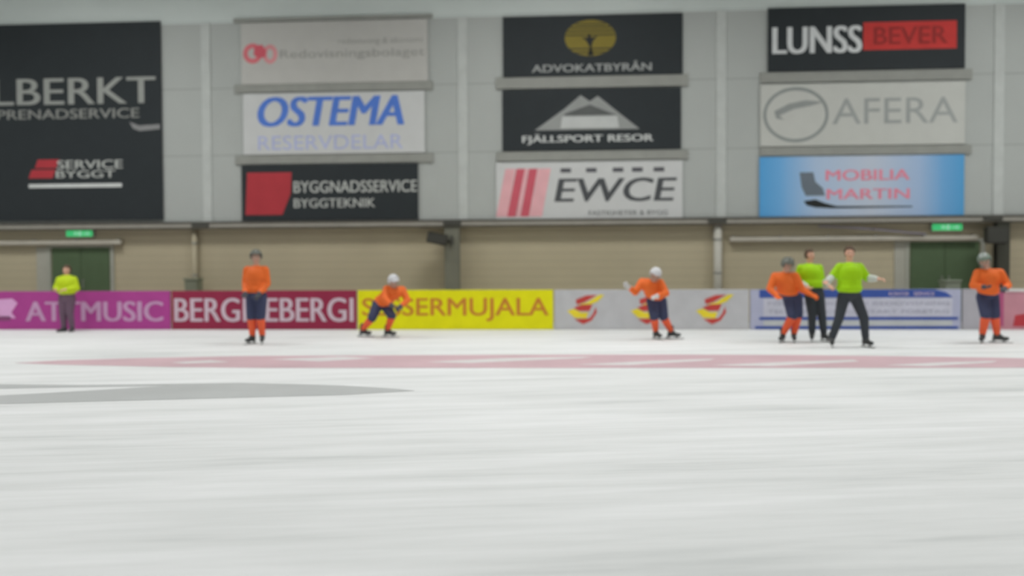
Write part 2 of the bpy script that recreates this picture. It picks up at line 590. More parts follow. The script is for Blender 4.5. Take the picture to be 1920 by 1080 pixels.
def door(n, px0, px1, pyt):
    a, c = onY(px0, pyt, YL), onY(px1, pyt, YL)
    top = (a.z + c.z) / 2
    fr = empty('door_%d' % n, ((a.x + c.x) / 2, YL, 0))
    tag(fr, kind='structure')
    k = fr.location
    hw = (c.x - a.x) / 2

    def pb(name, x0, x1, y0, y1, z0, z1, m, par, bev=0.0):
        return box(name, x0, x1, y0, y1, z0, z1, m, par, bev)
    for s in (-1, 1):
        pb('door_jamb', s * hw - 0.05 + s * 0.08, s * hw + 0.05 + s * 0.08, -0.05, 0.02, 0, top + 0.08, M_frame, fr, 0.005)
    pb('door_head', -hw - 0.03, hw + 0.03, -0.05, 0.02, top, top + 0.08, M_frame, fr, 0.005)
    for s in (-1, 1):
        lf = pb('door_leaf', min(s * 0.006, s * hw), max(s * 0.006, s * hw), -0.03, 0.01, 0.01, top - 0.005, M_door, fr, 0.005)
        bm = bmesh.new()
        add_tube(bm, (s * 0.09, -0.08, 0.98), (s * 0.09, -0.08, 1.22), 0.012)
        add_tube(bm, (s * 0.09, -0.08, 1.0), (s * 0.09, -0.03, 1.0), 0.01)
        add_tube(bm, (s * 0.09, -0.08, 1.2), (s * 0.09, -0.03, 1.2), 0.01)
        from_bm('door_handle', bm, M_rail, lf)
    return fr


door(1, 98, 206, 464)
door(2, 1706, 1836, 453)
for n, (px, w_, y0) in enumerate(((80, 24, 464), (1690, 26, 452))):      # pale pillar at each door's left
    a = onY(px, y0, YL)
    tag(box('trim_%d' % (8 + n), a.x - w_ / 140, a.x + w_ / 140, YL - 0.03, YL, 0, a.z, mat('door_side_grey', (132, 131, 122), E=0.42)), kind='structure')


def tray(x0, x1, y, label):
    a, c = onY(x0, y, YL - 0.1), onY(x1, y, YL - 0.1)
    z = (a.z + c.z) / 2
    root = empty('cable_tray', ((a.x + c.x) / 2, YL - 0.002, z))
    tag(root, label, 'cable tray', 'pale trays on the lower wall')
    h = (c.x - a.x) / 2
    box('tray_channel', -h, h, -0.16, -0.02, -0.05, 0.055, mat('tray_pale', (144, 140, 130), E=0.42), root, 0.008)
    box('tray_edge', -h, h, -0.165, -0.02, -0.085, -0.052, mat('tray_dark', (100, 94, 82), E=0.42), root)
    n = int(2 * h / 1.2)
    for i in range(n + 1):
        x = -h + 0.1 + i * (2 * h - 0.2) / n
        box('wall_bracket', x - 0.02, x + 0.02, -0.15, 0, 0.055, 0.085, M_rail, root)


tray(-330, 228, 456, 'pale horizontal cable tray above the left green doors')
tray(1368, 1832, 447, 'pale horizontal cable tray above the right green doors')

M_exit = emis('exit_green', (64, 190, 116), 2.0)
M_exitw = emis('exit_pale', (150, 215, 175), 2.0)


def exit_sign(px, py, label):
    c = onY(px, py, YL - 0.12)
    r = empty('exit_sign', c)
    tag(r, label, 'exit sign', 'lit green exit signs')
    box('sign_housing', -0.40, 0.40, 0.0, 0.12, -0.1, 0.1, M_rail, r, 0.008)
    f = box('sign_face', -0.385, 0.385, -0.012, 0.0, -0.085, 0.085, M_exit, r)
    bm = bmesh.new()                            # door opening, arrow and running figure
    add_poly(bm, [(-0.02, -0.06), (0.06, -0.06), (0.06, 0.06), (-0.02, 0.06)], -0.016, 0.004)
    add_poly(bm, [(0.12, -0.015), (0.24, -0.015), (0.24, -0.05), (0.31, 0.0), (0.24, 0.05), (0.24, 0.015), (0.12, 0.015)], -0.016, 0.004)
    add_poly(bm, [(-0.16, -0.055), (-0.12, -0.05), (-0.10, -0.01), (-0.06, -0.045), (-0.04, -0.035), (-0.08, 0.005), (-0.09, 0.03),
                  (-0.05, 0.01), (-0.04, 0.02), (-0.10, 0.05), (-0.15, 0.035), (-0.17, 0.0), (-0.155, -0.005), (-0.14, 0.015),
                  (-0.12, 0.02), (-0.13, -0.03)], -0.016, 0.004)
    from_bm('sign_pictogram', bm, M_exitw, f)


exit_sign(149, 438, 'green lit exit sign above the left green doors')
exit_sign(1776, 426, 'green lit exit sign above the right green doors')

# sagging bluish cable under the ledge
bm = bmesh.new()
pts = [onY(px, py, YL - 0.22) for px, py in ((1535, 424), (1580, 426), (1640, 430), (1700, 436), (1736, 438.5))]
for i in range(len(pts) - 1):
    add_capsule(bm, pts[i], pts[i + 1], 0.02, 0.02, 8)
tag(from_bm('sagging_cable', bm, mat('violet_cable', (108, 104, 118), E=0.42), smooth=True),
    'thin violet-grey cable sagging across the beige wall under the ledge', 'cable')

# pale downpipes on the lower wall
for px, lab in ((366, 'pale downpipe on the beige wall right of the left green doors'),
                (1345, 'pale downpipe on the beige wall left of the right-hand cable tray')):
    a = onY(px, 425, YL - 0.08)
    r = empty('downpipe', (a.x, YL - 0.13, 0))
    tag(r, lab, 'pipe', 'downpipes on the lower wall')
    bm = bmesh.new()
    add_tube(bm, (0, 0, 0), (0, 0, zr - 0.12), 0.075 if px < 400 else 0.11, 20)
    from_bm('pipe_run', bm, mat('pipe_a', (134, 127, 108), E=0.42) if px < 400 else mat('pipe_b', (146, 144, 136), E=0.42), r, smooth=True)
    for z in (0.4, 1.3, 2.2):
        bm = bmesh.new()
        add_tube(bm, (0, 0, z), (0, 0, z + 0.05), 0.085 if px < 400 else 0.12, 20)
        add_box(bm, -0.02, 0.02, 0, 0.13, z, z + 0.05)
        from_bm('pipe_clamp', bm, M_rail, r)


def steel_post(px, py0, half, m, label, Y=YL - 0.35):
    a = onY(px, py0, Y)
    r = empty('steel_post', (a.x, Y, 0))
    tag(r, label, 'post', 'dark steel posts before the lower wall')
    h = zr - 0.12
    bm = bmesh.new()                            # H section
    add_box(bm, -half, half, -0.1, -0.085, 0, h)
    add_box(bm, -half, half, 0.085, 0.1, 0, h)
    add_box(bm, -0.01, 0.01, -0.085, 0.085, 0, h)
    from_bm('post_shaft', bm, m, r)
    box('base_plate', -half - 0.07, half + 0.07, -0.17, 0.17, -0.01, 0.012, M_dark, r, 0.004)
    box('cap_plate', -half - 0.03, half + 0.03, -0.14, 0.14, h, h + 0.012, M_dark, r)
    return a.x, Y


px_, py_ = steel_post(848, 440, 0.2, mat('post_olive', (92, 92, 82), E=0.42), 'dark steel post behind the yellow board with a loudspeaker at its top')
qx_, qy_ = steel_post(1878, 440, 0.16, mat('post_black', (54, 54, 47), E=0.42), 'blackish steel post at the far right behind the pink board')


def speaker(cx, cz, Y, w_, h_, tilt, postx, label):
    r = empty('loudspeaker', (cx, Y, cz))
    tag(r, label, 'loudspeaker', 'black wall loudspeakers')
    rot = Matrix.Rotation(math.radians(tilt), 3, 'Y')
    bm = bmesh.new()
    f = [(-w_ / 2, -0.2, -h_ / 2), (w_ / 2, -0.2, -h_ / 2), (w_ / 2, -0.2, h_ / 2), (-w_ / 2, -0.2, h_ / 2)]
    bk = [(-w_ / 2 * .7, 0.12, -h_ / 2 * .8), (w_ / 2 * .7, 0.12, -h_ / 2 * .8), (w_ / 2 * .7, 0.12, h_ / 2 * .8), (-w_ / 2 * .7, 0.12, h_ / 2 * .8)]
    vf = [bm.verts.new(rot @ Vector(p)) for p in f]
    vb = [bm.verts.new(rot @ Vector(p)) for p in bk]
    bm.faces.new(vf)
    bm.faces.new(vb[::-1])
    for i in range(4):
        bm.faces.new((vf[i], vb[i], vb[(i + 1) % 4], vf[(i + 1) % 4]))
    bmesh.ops.bevel(bm, geom=list(bm.edges), offset=0.012, segments=2, affect='EDGES')
    from_bm('speaker_cabinet', bm, mat('speaker_black', (38, 37, 32), E=0.42), r)
    bm = bmesh.new()
    vs = add_box(bm, -w_ / 2 + 0.03, w_ / 2 - 0.03, -0.215, -0.202, -h_ / 2 + 0.03, h_ / 2 - 0.03, 0.004)
    bmesh.ops.rotate(bm, verts=list(bm.verts), cent=(0, 0, 0), matrix=rot)
    from_bm('speaker_grille', bm, mat('speaker_grille', (48, 48, 44), E=0.42, scale=60, var=0.3), r)
    bm = bmesh.new()
    dx = postx - cx
    add_tube(bm, (0, 0.1, 0), (dx, 0.11, -0.05), 0.03)
    add_box(bm, dx - 0.04, dx + 0.04, 0.08, 0.148, -0.16, 0.08)
    from_bm('speaker_bracket', bm, M_dark, r)


a = onY(822, 448, YL - 0.6)
speaker(a.x, a.z, YL - 0.6, 0.56, 0.30, 12, px_, 'black loudspeaker tilted on the post behind the yellow board')
a = onY(1863, 441, YL - 0.6)
speaker(a.x, a.z, YL - 0.6, 0.56, 0.46, 0, qx_, 'black box loudspeaker below the ledge at the far right')

# bins standing behind the boards


def bin_(px, py, w_, m, label):
    a = onY(px, py, YL - 0.6)
    r = empty('waste_bin', (a.x, YL - 0.6, -0.01))
    tag(r, label, 'bin', 'bins behind the rink boards')
    h = a.z
    bm = bmesh.new()
    f = [(-w_ * .42, -w_ * .42, 0), (w_ * .42, -w_ * .42, 0), (w_ * .42, w_ * .42, 0), (-w_ * .42, w_ * .42, 0)]
    t = [(-w_ / 2, -w_ / 2, h - .06), (w_ / 2, -w_ / 2, h - .06), (w_ / 2, w_ / 2, h - .06), (-w_ / 2, w_ / 2, h - .06)]
    vf = [bm.verts.new(p) for p in f]
    vt = [bm.verts.new(p) for p in t]
    bm.faces.new(vf[::-1])
    bm.faces.new(vt)
    for i in range(4):
        bm.faces.new((vf[i], vf[(i + 1) % 4], vt[(i + 1) % 4], vt[i]))
    bmesh.ops.bevel(bm, geom=list(bm.edges), offset=0.015, segments=2, affect='EDGES')
    from_bm('bin_body', bm, m, r)
    box('bin_lid', -w_ / 2 - .02, w_ / 2 + .02, -w_ / 2 - .02, w_ / 2 + .02, h - .06, h, m, r, 0.015)


bin_(363, 521, 0.36, mat('bin_green', (98, 102, 88), E=0.42), 'grey-green bin behind the dark red board, only its top showing')
bin_(1781, 524, 0.38, mat('bin_grey', (106, 112, 100), E=0.42), 'grey bin before the right green doors, only its top showing')

# ------------------------------------------------------------------ rink boards
GB = 'advertising boards along the rink'


def board(x0, x1, m, label):
    b_ = Panel('rink_board', x0, x1, 543, 618, YB, m, thick=0.05, label=label, cat='rink board', group=GB, zfloor=0.0)
    b_.Z1 = BZ
    for v in b_.o.data.vertices:
        if v.co.z > 0.5:
            v.co.z = BZ + (v.co.z - BZ0(b_))
    # back bracing foot at each end, out of sight from the ice
    for X in (b_.X0 + 0.3, b_.X1 - 0.3):
        bm = bmesh.new()
        add_poly(bm, [(0.05, 0.0), (0.45, 0.0), (0.45, 0.03), (0.05, 0.6)], 0, 0.03)
        bmesh.ops.rotate(bm, verts=bm.verts, cent=(0, 0, 0), matrix=Matrix.Rotation(math.radians(90), 3, 'Z'))
        for v in bm.verts:
            v.co += Vector((X, YB, 0))
        from_bm('board_brace', bm, M_rail, b_.o)
    return b_


BZ = onY(960, 543.5, YB).z


def BZ0(b_):
    return max(v.co.z for v in b_.o.data.vertices)


M_mag = mat('magenta_board', (133, 50, 110), E=0.45)
M_mar = mat('maroon_board', (112, 30, 53), E=0.45)
M_yel = mat('yellow_board', (176, 173, 4), E=0.45)
M_wb = mat('white_board', (146, 146, 148), E=0.45)
M_wl = mat('board_letter', (158, 143, 152), E=0.45)
M_gap = mat('foot_strip', (120, 118, 116), E=0.45)

board(-740, -397, M_wb, 'blank white rink board beyond the left edge')
board(-394, -33, M_wb, 'blank white rink board left of the magenta board')
b = board(-30, 319, M_mag, 'magenta rink board with large pale lettering')
b.poly('pale_emblem', [(-24, 560), (24, 557), (34, 566), (22, 584), (30, 596), (-24, 590)], mat('mag_emblem', (172, 130, 165), E=0.45))
b.poly('dark_emblem', [(-24, 592), (20, 592), (20, 601), (-24, 601)], mat('mag_dark', (105, 55, 90), E=0.45))
b.text('ATTMUSIC', 50, 305, 563, 602, mat('mag_letter', (152, 118, 146), E=0.45), bold=0.05)
b = board(322, 668, M_mar, 'dark red rink board with two-part white lettering')
b.text('BERGNEBERGI', 328, 662, 557, 603, M_wl, bold=0.03)
b = board(671, 1037, M_yel, 'bright yellow rink board with orange-brown lettering')
b.text('SESSERMUJALA', 680, 1028, 558, 602, mat('ochre_letter', (154, 98, 36), E=0.45), bold=0.02)
b = board(1040, 1404, M_wb, 'white rink board with three red and yellow wing emblems')
for cx in (1098, 1218, 1340):
    pr = mat('wing_red', (150, 52, 48), E=0.45)
    py = mat('wing_yellow', (182, 165, 40), E=0.45)
    b.poly('wing_red', [[(cx - 18, 562), (cx + 2, 554), (cx + 22, 553), (cx - 2, 567), (cx - 16, 571)],
                        [(cx - 22, 577), (cx - 6, 571), (cx + 14, 571), (cx + 8, 583), (cx - 12, 583)],
                        [(cx - 20, 599), (cx + 8, 597), (cx + 15, 588), (cx + 20, 575), (cx + 22, 586), (cx + 12, 601), (cx - 4, 608)]], pr)
    b.poly('wing_yellow', [[(cx - 34, 583), (cx - 22, 579), (cx - 8, 586), (cx + 6, 586), (cx + 2, 597), (cx - 20, 596)],
                           [(cx - 14, 572), (cx + 4, 567), (cx + 26, 553), (cx + 36, 553), (cx + 24, 565), (cx + 12, 570)]], py, lift=0.002)
b = board(1407, 1802, mat('lavender_board', (134, 136, 154), E=0.45), 'blue and white rink board with a blue header behind the referees')
M_blu = mat('board_blue', (44, 64, 122), E=0.45)
b.poly('blue_header', [(1424, 559), (1424, 544.5), (1752, 544.5), (1774, 550), (1786, 559)], M_blu, d=0.008)
b.rect('white_field', 1432, 1786, 560, 594, mat('board_paper', (150, 150, 160), E=0.45), d=0.004)
b.rect('blue_line', 1424, 1796, 595, 600, M_blu, d=0.008)
b.rect('white_field', 1432, 1786, 601, 611, mat('board_paper2', (146, 148, 148), E=0.45), d=0.004)
b.rect('blue_line', 1416, 1796, 612, 617, M_blu, d=0.008)
b.text('KONTOR', 1668, 1705, 549, 556, M_wl, lift=0.008)
b.text('SERVICE', 1714, 1752, 549, 556, M_wl, lift=0.008)
gt = mat('grey_small_print', (128, 128, 140), E=0.45)
b.text('FÖRSÄKRING OCH REDOVISNING', 1440, 1780, 565, 573, gt, name='small_lettering', lift=0.004)
b.text('TELEFON OCH KONTAKT FÖRETAG', 1440, 1780, 580, 588, gt, name='small_lettering', lift=0.004)
board(1805, 1866, mat('grey_board', (132, 130, 135), E=0.45), 'narrow grey rink board behind the rightmost orange player')
b = board(1869, 2210, mat('pink_board', (148, 104, 113), E=0.45), 'dusty pink rink board with a white top rail at the right edge')
b.rect('magenta_edge', 1870, 1882, 550, 612, mat('edge_magenta', (132, 62, 92), E=0.45))
b.rect('top_rail', 1869, 2210, 543.5, 549, mat('cap_white', (165, 163, 160), E=0.45), d=0.015)
b.poly('red_logo', [(1900, 612), (1904, 592), (1950, 586), (1950, 612)], M_red)
board(2213, 2560, M_wb, 'blank white rink board beyond the right edge')

# ------------------------------------------------------------------ markings in the ice


def ground_poly(name, polys, z, m):
    bm = bmesh.new()
    for P in polys:
        vs = []
        for p in P:
            g = onG(*p)
            vs.append(bm.verts.new((g.x, g.y, z)))
        r = bmesh.ops.extrude_face_region(bm, geom=[bm.faces.new(vs)])
        for v in r['geom']:
            if isinstance(v, bmesh.types.BMVert):
                v.co.z -= 0.0015
    return from_bm(name, bm, m)


pm = ground_poly('ice_marking', [[(28, 681), (110, 676), (250, 672), (450, 668), (700, 666.5), (950, 665.5), (1250, 665), (1500, 666),
                                  (1750, 669), (1920, 672), (2100, 677), (2160, 682), (2100, 686), (1950, 689.5), (1500, 690), (960, 690),
                                  (500, 690), (330, 688.5), (120, 684)]], 0.003,
                 mat('pink_ice_paint', (208, 178, 184), E=0.86, scale=0.8, var=0.07))
tag(pm, 'long pale pink oval marking frozen in the ice before the players', 'ice marking')
sl = mat('ice_white_paint', (222, 218, 218), E=0.86)
for P in ([(320, 680), (395, 676), (430, 679), (345, 682)], [(505, 674), (640, 669), (700, 672), (600, 678)],
          [(800, 679), (940, 672), (1110, 669), (1090, 672), (880, 681)], [(1080, 684), (1220, 677), (1340, 673), (1330, 676), (1180, 685)],
          [(1335, 685), (1470, 679), (1600, 675), (1610, 678), (1440, 687)], [(1660, 685), (1760, 680), (1870, 677), (1860, 680), (1740, 687)]):
    o = ground_poly('white_stroke', [P], 0.0045, sl)
    o.parent = pm
gm = ground_poly('ice_marking', [[(-160, 762), (0, 757.5), (250, 751), (480, 745), (640, 741), (778, 733), (740, 729), (640, 723), (450, 718),
                                  (330, 720), (150, 722), (0, 721), (-160, 722), (-160, 731), (0, 729), (160, 726), (320, 723),
                                  (180, 732), (0, 742), (-160, 750)]], 0.003, mat('grey_ice_paint', (188, 190, 189), E=0.86, scale=0.8, var=0.06))
tag(gm, 'grey pointed marking frozen in the ice at the left', 'ice marking')

# ------------------------------------------------------------------ people
M_skin = mat('skin', (176, 138, 118), E=0.5, var=0.03)
M_or = mat('orange_jersey', (210, 92, 36), E=0.55, scale=6)
M_or2 = mat('orange_sock', (200, 78, 46), E=0.50, scale=6)
M_navy = mat('navy_shorts', (44, 48, 70), E=0.45)
M_green = mat('lime_jersey', (140, 186, 4), E=0.58, scale=6)
M_hi = mat('hi_vis_yellow', (160, 180, 20), E=0.55, scale=6)
M_trou = mat('black_trousers', (42, 46, 50), E=0.45)
M_trou2 = mat('plum_trousers', (84, 66, 80), E=0.45)
M_hw = mat('white_helmet', (172, 172, 174), E=0.5, rough=0.3)
M_hd = mat('dark_helmet', (84, 86, 80), E=0.45, rough=0.3)
M_hg = mat('grey_green_helmet', (92, 102, 92), E=0.45, rough=0.3)
M_boot = mat('black_boot', (50, 52, 52), E=0.45, rough=0.4)
M_blade = mat('steel_blade', (150, 152, 152), E=0.5, rough=0.25, metal=0.6)
M_glw = mat('pale_glove', (160, 158, 156), E=0.5)
M_gld = mat('dark_glove', (60, 60, 66), E=0.5)
M_hair = mat('brown_hair', (72, 58, 46), E=0.45)
M_eye = mat('eye_dark', (30, 28, 28), E=0.5)
M_lip = mat('lip', (140, 88, 82), E=0.5)
M_band = mat('reflective_band', (160, 164, 158), E=0.5, rough=0.35)


def lerp(a, b, t):
    return Vector(a).lerp(Vector(b), t)


def person(foot_px, foot_py, J, label, kit, face=(0, -1), look=0.0):
    """J: joints in metres, x right, y away from the lens, z up, relative to the point under the body.
    keys: pel, chest, neck, head, sL sR eL eR wL wR hL hR kL kR aL aR ; dL/dR = skate direction (x, y)"""
    g = onG(foot_px, foot_py)
    root = empty('person', g)
    tag(root, label, 'person', kit.get('group'))
    V = {k: Vector(v) for k, v in J.items() if k not in ('dL', 'dR')}
    up = (V['head'] - V['neck']).normalized()
    fd = Vector((face[0], face[1], 0)).normalized()
    fwd = (fd - up * fd.dot(up)).normalized()
    right = fwd.cross(up).normalized()
    R3 = Matrix((right, -fwd, up)).transposed()     # head frame: x side, y back, z up
    H = V['head']
    # body: one continuous surface
    bm = bmesh.new()
    sp = (V['chest'] - V['pel']).normalized()
    torso_side = (V['sR'] - V['sL']).normalized()
    T3 = Matrix((torso_side, sp.cross(torso_side).normalized(), sp)).transposed()
    add_ell(bm, V['pel'] + sp * 0.03, (0.165, 0.12, 0.15), T3)
    add_ell(bm, lerp(V['pel'], V['chest'], 0.5), (0.145, 0.105, 0.2), T3)
    add_ell(bm, V['chest'], (0.175, 0.12, 0.2), T3)
    add_capsule(bm, V['sL'], V['sR'], 0.062, 0.062)
    add_capsule(bm, lerp(V['chest'], V['neck'], 0.5), V['neck'], 0.085, 0.056)
    add_capsule(bm, V['neck'], H - up * 0.04, 0.056, 0.056)
    add_ell(bm, H, (0.075, 0.095, 0.115), R3)
    add_ell(bm, H - up * 0.055 + fwd * 0.03, (0.052, 0.055, 0.06), R3)      # jaw
    add_capsule(bm, H - up * 0.005 + fwd * 0.088, H - up * 0.028 + fwd * 0.11, 0.010, 0.015)   # nose
    for s in (-1, 1):
        add_ell(bm, H + right * s * 0.077 - up * 0.01, (0.012, 0.02, 0.032), R3)
    for q in 'LR':
        add_capsule(bm, V['s' + q], V['e' + q], 0.055, 0.043)
        add_capsule(bm, V['e' + q], V['w' + q], 0.042, 0.03)
        add_capsule(bm, V['h' + q], V['k' + q], 0.092, 0.062)
        mid = lerp(V['k' + q], V['a' + q], 0.3)
        add_capsule(bm, V['k' + q], mid, 0.06, 0.06)
        add_capsule(bm, mid, V['a' + q], 0.06, 0.04)
    me = bake_remesh(bm, 0.014, 3)
    body = link('body', me, M_skin, root)
    # face
    for s in (-1, 1):
        bm = bmesh.new()
        add_ell(bm, H + right * s * 0.033 + up * 0.012 + fwd * 0.084, (0.013, 0.01, 0.008), R3)
        from_bm('eye', bm, M_eye, body, smooth=True)
    bm = bmesh.new()
    add_ell(bm, H - up * 0.055 + fwd * 0.085, (0.024, 0.012, 0.007), R3)
    from_bm('mouth', bm, M_lip, body, smooth=True)
    # upper garment
    j = kit['jersey']
    loose = kit.get('loose', 0.03)
    bm = bmesh.new()
    add_ell(bm, V['chest'] + sp * 0.02, (0.19 + loose, 0.135 + loose, 0.2 + loose * .5), T3)
    add_ell(bm, lerp(V['pel'], V['chest'], 0.62), (0.165 + loose, 0.13 + loose, 0.18), T3)
    add_ell(bm, V['pel'] + sp * (0.17 if kit.get('short') else 0.10), (0.18 + loose, 0.145 + loose, 0.13), T3)
    add_capsule(bm, V['sL'], V['sR'], 0.082, 0.082)
    add_capsule(bm, lerp(V['chest'], V['neck'], 0.55), lerp(V['chest'], V['neck'], 0.9), 0.1, 0.072)
    for q in 'LR':
        add_capsule(bm, V['s' + q], V['e' + q], 0.085, 0.07)
        if not kit.get('pale_forearm'):
            add_capsule(bm, V['e' + q], lerp(V['e' + q], V['w' + q], 0.9), 0.07, 0.052)
        else:
            add_capsule(bm, V['e' + q], lerp(V['e' + q], V['w' + q], 0.3), 0.07, 0.064)
    link(kit.get('top', 'jersey'), bake_remesh(bm, 0.016, 3), j, root)
    if kit.get('pale_forearm'):
        for q in 'LR':
            bm = bmesh.new()
            add_capsule(bm, lerp(V['e' + q], V['w' + q], 0.25), lerp(V['e' + q], V['w' + q], 0.85), 0.073, 0.055)
            tag(link('sleeve_cuff', bake_remesh(bm, 0.014, 2), M_band, root), 'pale grey forearm sleeve')
    if kit.get('bands'):
        bm = bmesh.new()
        c = lerp(V['pel'], V['chest'], 0.62)
        n = 28
        r0, r1 = 0.176 + loose, 0.142 + loose
        ring = []
        for zz in (-0.03, 0.03):
            ring.append([bm.verts.new(c + T3 @ Vector((r0 * 1.03 * math.cos(i * 2 * math.pi / n), r1 * 1.03 * math.sin(i * 2 * math.pi / n), zz)))
                         for i in range(n)])
        for i in range(n):
            bm.faces.new((ring[0][i], ring[0][(i + 1) % n], ring[1][(i + 1) % n], ring[1][i]))
        tp = bmesh.ops.solidify(bm, geom=list(bm.faces), thickness=0.006)
        from_bm('reflective_band', bm, M_band, root, smooth=True)
    # shorts or trousers
    bm = bmesh.new()
    add_ell(bm, V['pel'] + sp * 0.01, (0.19, 0.15, 0.16), T3)
    tr = kit.get('trousers')
    for q in 'LR':
        if tr:
            add_capsule(bm, V['h' + q], V['k' + q], 0.115, 0.085)
            add_capsule(bm, V['k' + q], lerp(V['k' + q], V['a' + q], 0.95), 0.085, 0.066)
        else:
            add_capsule(bm, V['h' + q], lerp(V['h' + q], V['k' + q], 0.97), 0.125, 0.1)
    link('trousers' if tr else 'shorts', bake_remesh(bm, 0.016, 3), kit['pants'], root)
    for q in 'LR':
        k, a = V['k' + q], V['a' + q]
        if not tr:
            bm = bmesh.new()
            add_capsule(bm, lerp(V['h' + q], k, 0.85), k, 0.082, 0.086)
            add_capsule(bm, k, lerp(k, a, 0.4), 0.086, 0.08)
            add_capsule(bm, lerp(k, a, 0.4), a, 0.08, 0.056)
            tag(link('sock', bake_remesh(bm, 0.014, 3), M_or2, root), 'orange sock over shin pad')
        # skate or shoe
        d = Vector((J['d' + q][0], J['d' + q][1], 0)).normalized()
        base = Vector((a.x, a.y, a.z - 0.11))
        bm = bmesh.new()
        add_capsule(bm, a + Vector((0, 0, 0.07)), base + Vector((0, 0, 0.05)) - d * 0.02, 0.062, 0.05)
        add_capsule(bm, base + Vector((0, 0, 0.035)) - d * 0.04, base + Vector((0, 0, 0.03)) + d * 0.17, 0.042, 0.038)
        add_capsule(bm, a, base + Vector((0, 0, 0.045)) + d * 0.08, 0.05, 0.042)
        if kit.get('shoes'):
            link('shoe', bake_remesh(bm, 0.01, 2), M_boot, root)
            continue
        sk = link('skate', bake_remesh(bm, 0.01, 2), M_boot, root)
        side = Vector((-d.y, d.x, 0))
        bm = bmesh.new()                         # long low bandy blade with two stanchions
        zt = base.z - 0.01
        prof = [(-0.14, zt - 0.035), (-0.12, zt - 0.055), (0.24, zt - 0.055), (0.275, zt - 0.03), (0.26, zt - 0.022), (-0.13, zt - 0.022)]

        def pv(u_, z_, s_):
            p = Vector((base.x, base.y, 0)) + d * u_ + side * s_
            return bm.verts.new((p.x, p.y, z_))
        for s0, s1, pr in ((-0.002, 0.002, prof),
                           (-0.012, 0.012, [(-0.08, zt - 0.03), (-0.03, zt - 0.03), (-0.02, zt + 0.02), (-0.09, zt + 0.02)]),
                           (-0.012, 0.012, [(0.09, zt - 0.03), (0.15, zt - 0.03), (0.16, zt + 0.02), (0.08, zt + 0.02)])):
            f = [pv(u_, z_, s0) for u_, z_ in pr]
            bk = [pv(u_, z_, s1) for u_, z_ in pr]
            bm.faces.new(f)
            bm.faces.new(bk[::-1])
            for i in range(len(pr)):
                bm.faces.new((f[i], bk[i], bk[(i + 1) % len(pr)], f[(i + 1) % len(pr)]))
        from_bm('skate_blade', bm, M_blade, sk)
    # gloves with four curled fingers and a thumb
    for q in 'LR':
        wv = V['w' + q]
        fa = (wv - V['e' + q]).normalized()
        sd = torso_side * (1 if q == 'R' else -1)
        pn = fa.cross(sd)
        pn = pn.normalized() if pn.length > 0.1 else Vector((0, -1, 0))
        wd = pn.cross(fa).normalized()
        bm = bmesh.new()
        gs = 1.0 if kit.get('bare') else 1.35
        palm = wv + fa * 0.055
        add_capsule(bm, wv - fa * 0.03, wv + fa * 0.02, 0.036 * gs, 0.033 * gs)
        for t in (-0.024, -0.008, 0.008, 0.024):
            add_capsule(bm, wv + fa * 0.02 + wd * t * gs, palm + fa * 0.035 + wd * t * gs, 0.014 * gs, 0.013 * gs, 8)
        for t, L in ((-0.028, 0.055), (-0.010, 0.068), (0.009, 0.072), (0.028, 0.064)):
            p0 = palm + fa * 0.04 + wd * t * gs
            p1 = p0 + (fa * 0.8 - pn * 0.5) * L * 0.5
            p2 = p1 + (fa * 0.35 - pn * 0.9) * L * 0.45
            add_capsule(bm, p0, p1, 0.0095 * gs, 0.0088 * gs, 8)
            add_capsule(bm, p1, p2, 0.0088 * gs, 0.0078 * gs, 8)
        t0 = wv + fa * 0.02 + wd * 0.028 * gs
        t1 = t0 + (wd * 0.75 + fa * 0.6 - pn * 0.2) * 0.035
        add_capsule(bm, t0, t1, 0.013 * gs, 0.011 * gs, 8)
        add_capsule(bm, t1, t1 + (fa * 0.9 + wd * 0.2 - pn * 0.3) * 0.03, 0.011 * gs, 0.009 * gs, 8)
        link('hand' if kit.get('bare') else 'glove', bake_remesh(bm, 0.006, 2), M_skin if kit.get('bare') else kit['glove'], root)
    # head wear
    if kit.get('helmet'):
        bm = bmesh.new()
        add_ell(bm, H + up * 0.028 - fwd * 0.008, (0.108, 0.13, 0.122), R3)
        vs = [v for v in bm.verts if (v.co - H).dot(up) < -0.035 or ((v.co - H).dot(fwd) > 0.04 and (v.co - H).dot(up) < 0.045)]
        bmesh.ops.delete(bm, geom=vs, context='VERTS')
        bmesh.ops.solidify(bm, geom=list(bm.faces), thickness=0.014)
        hl = from_bm('helmet', bm, kit['helmet'], root, smooth=True)
        bm = bmesh.new()
        for s in (-1, 0, 1):
            p = [H + R3 @ Vector((s * 0.045, 0.132 * math.sin(t) - 0.0, 0.032 + 0.126 * math.cos(t))) for t in (-0.7, -0.3, 0.1, 0.5, 0.9)]
            for i in range(4):
                add_capsule(bm, p[i], p[i + 1], 0.009, 0.009, 8)
        tag(from_bm('helmet_ridge', bm, kit.get('ridge', kit['helmet']), hl, smooth=True))
        bm = bmesh.new()                         # cage in front of the face
        for zz in (0.02, -0.015, -0.05, -0.085):
            p = [H + R3 @ Vector((0.098 * math.sin(t), -0.135 * math.cos(t), zz)) for t in (-1.2, -0.7, -0.25, 0.25, 0.7, 1.2)]
            for i in range(5):
                add_capsule(bm, p[i], p[i + 1], 0.003, 0.003, 6)
        for t in (-0.9, -0.3, 0.3, 0.9):
            add_capsule(bm, H + R3 @ Vector((0.098 * math.sin(t), -0.135 * math.cos(t), 0.045)),
                        H + R3 @ Vector((0.098 * math.sin(t), -0.135 * math.cos(t), -0.088)), 0.003, 0.003, 6)
        from_bm('face_cage', bm, M_rail, hl, smooth=True)
        bm = bmesh.new()
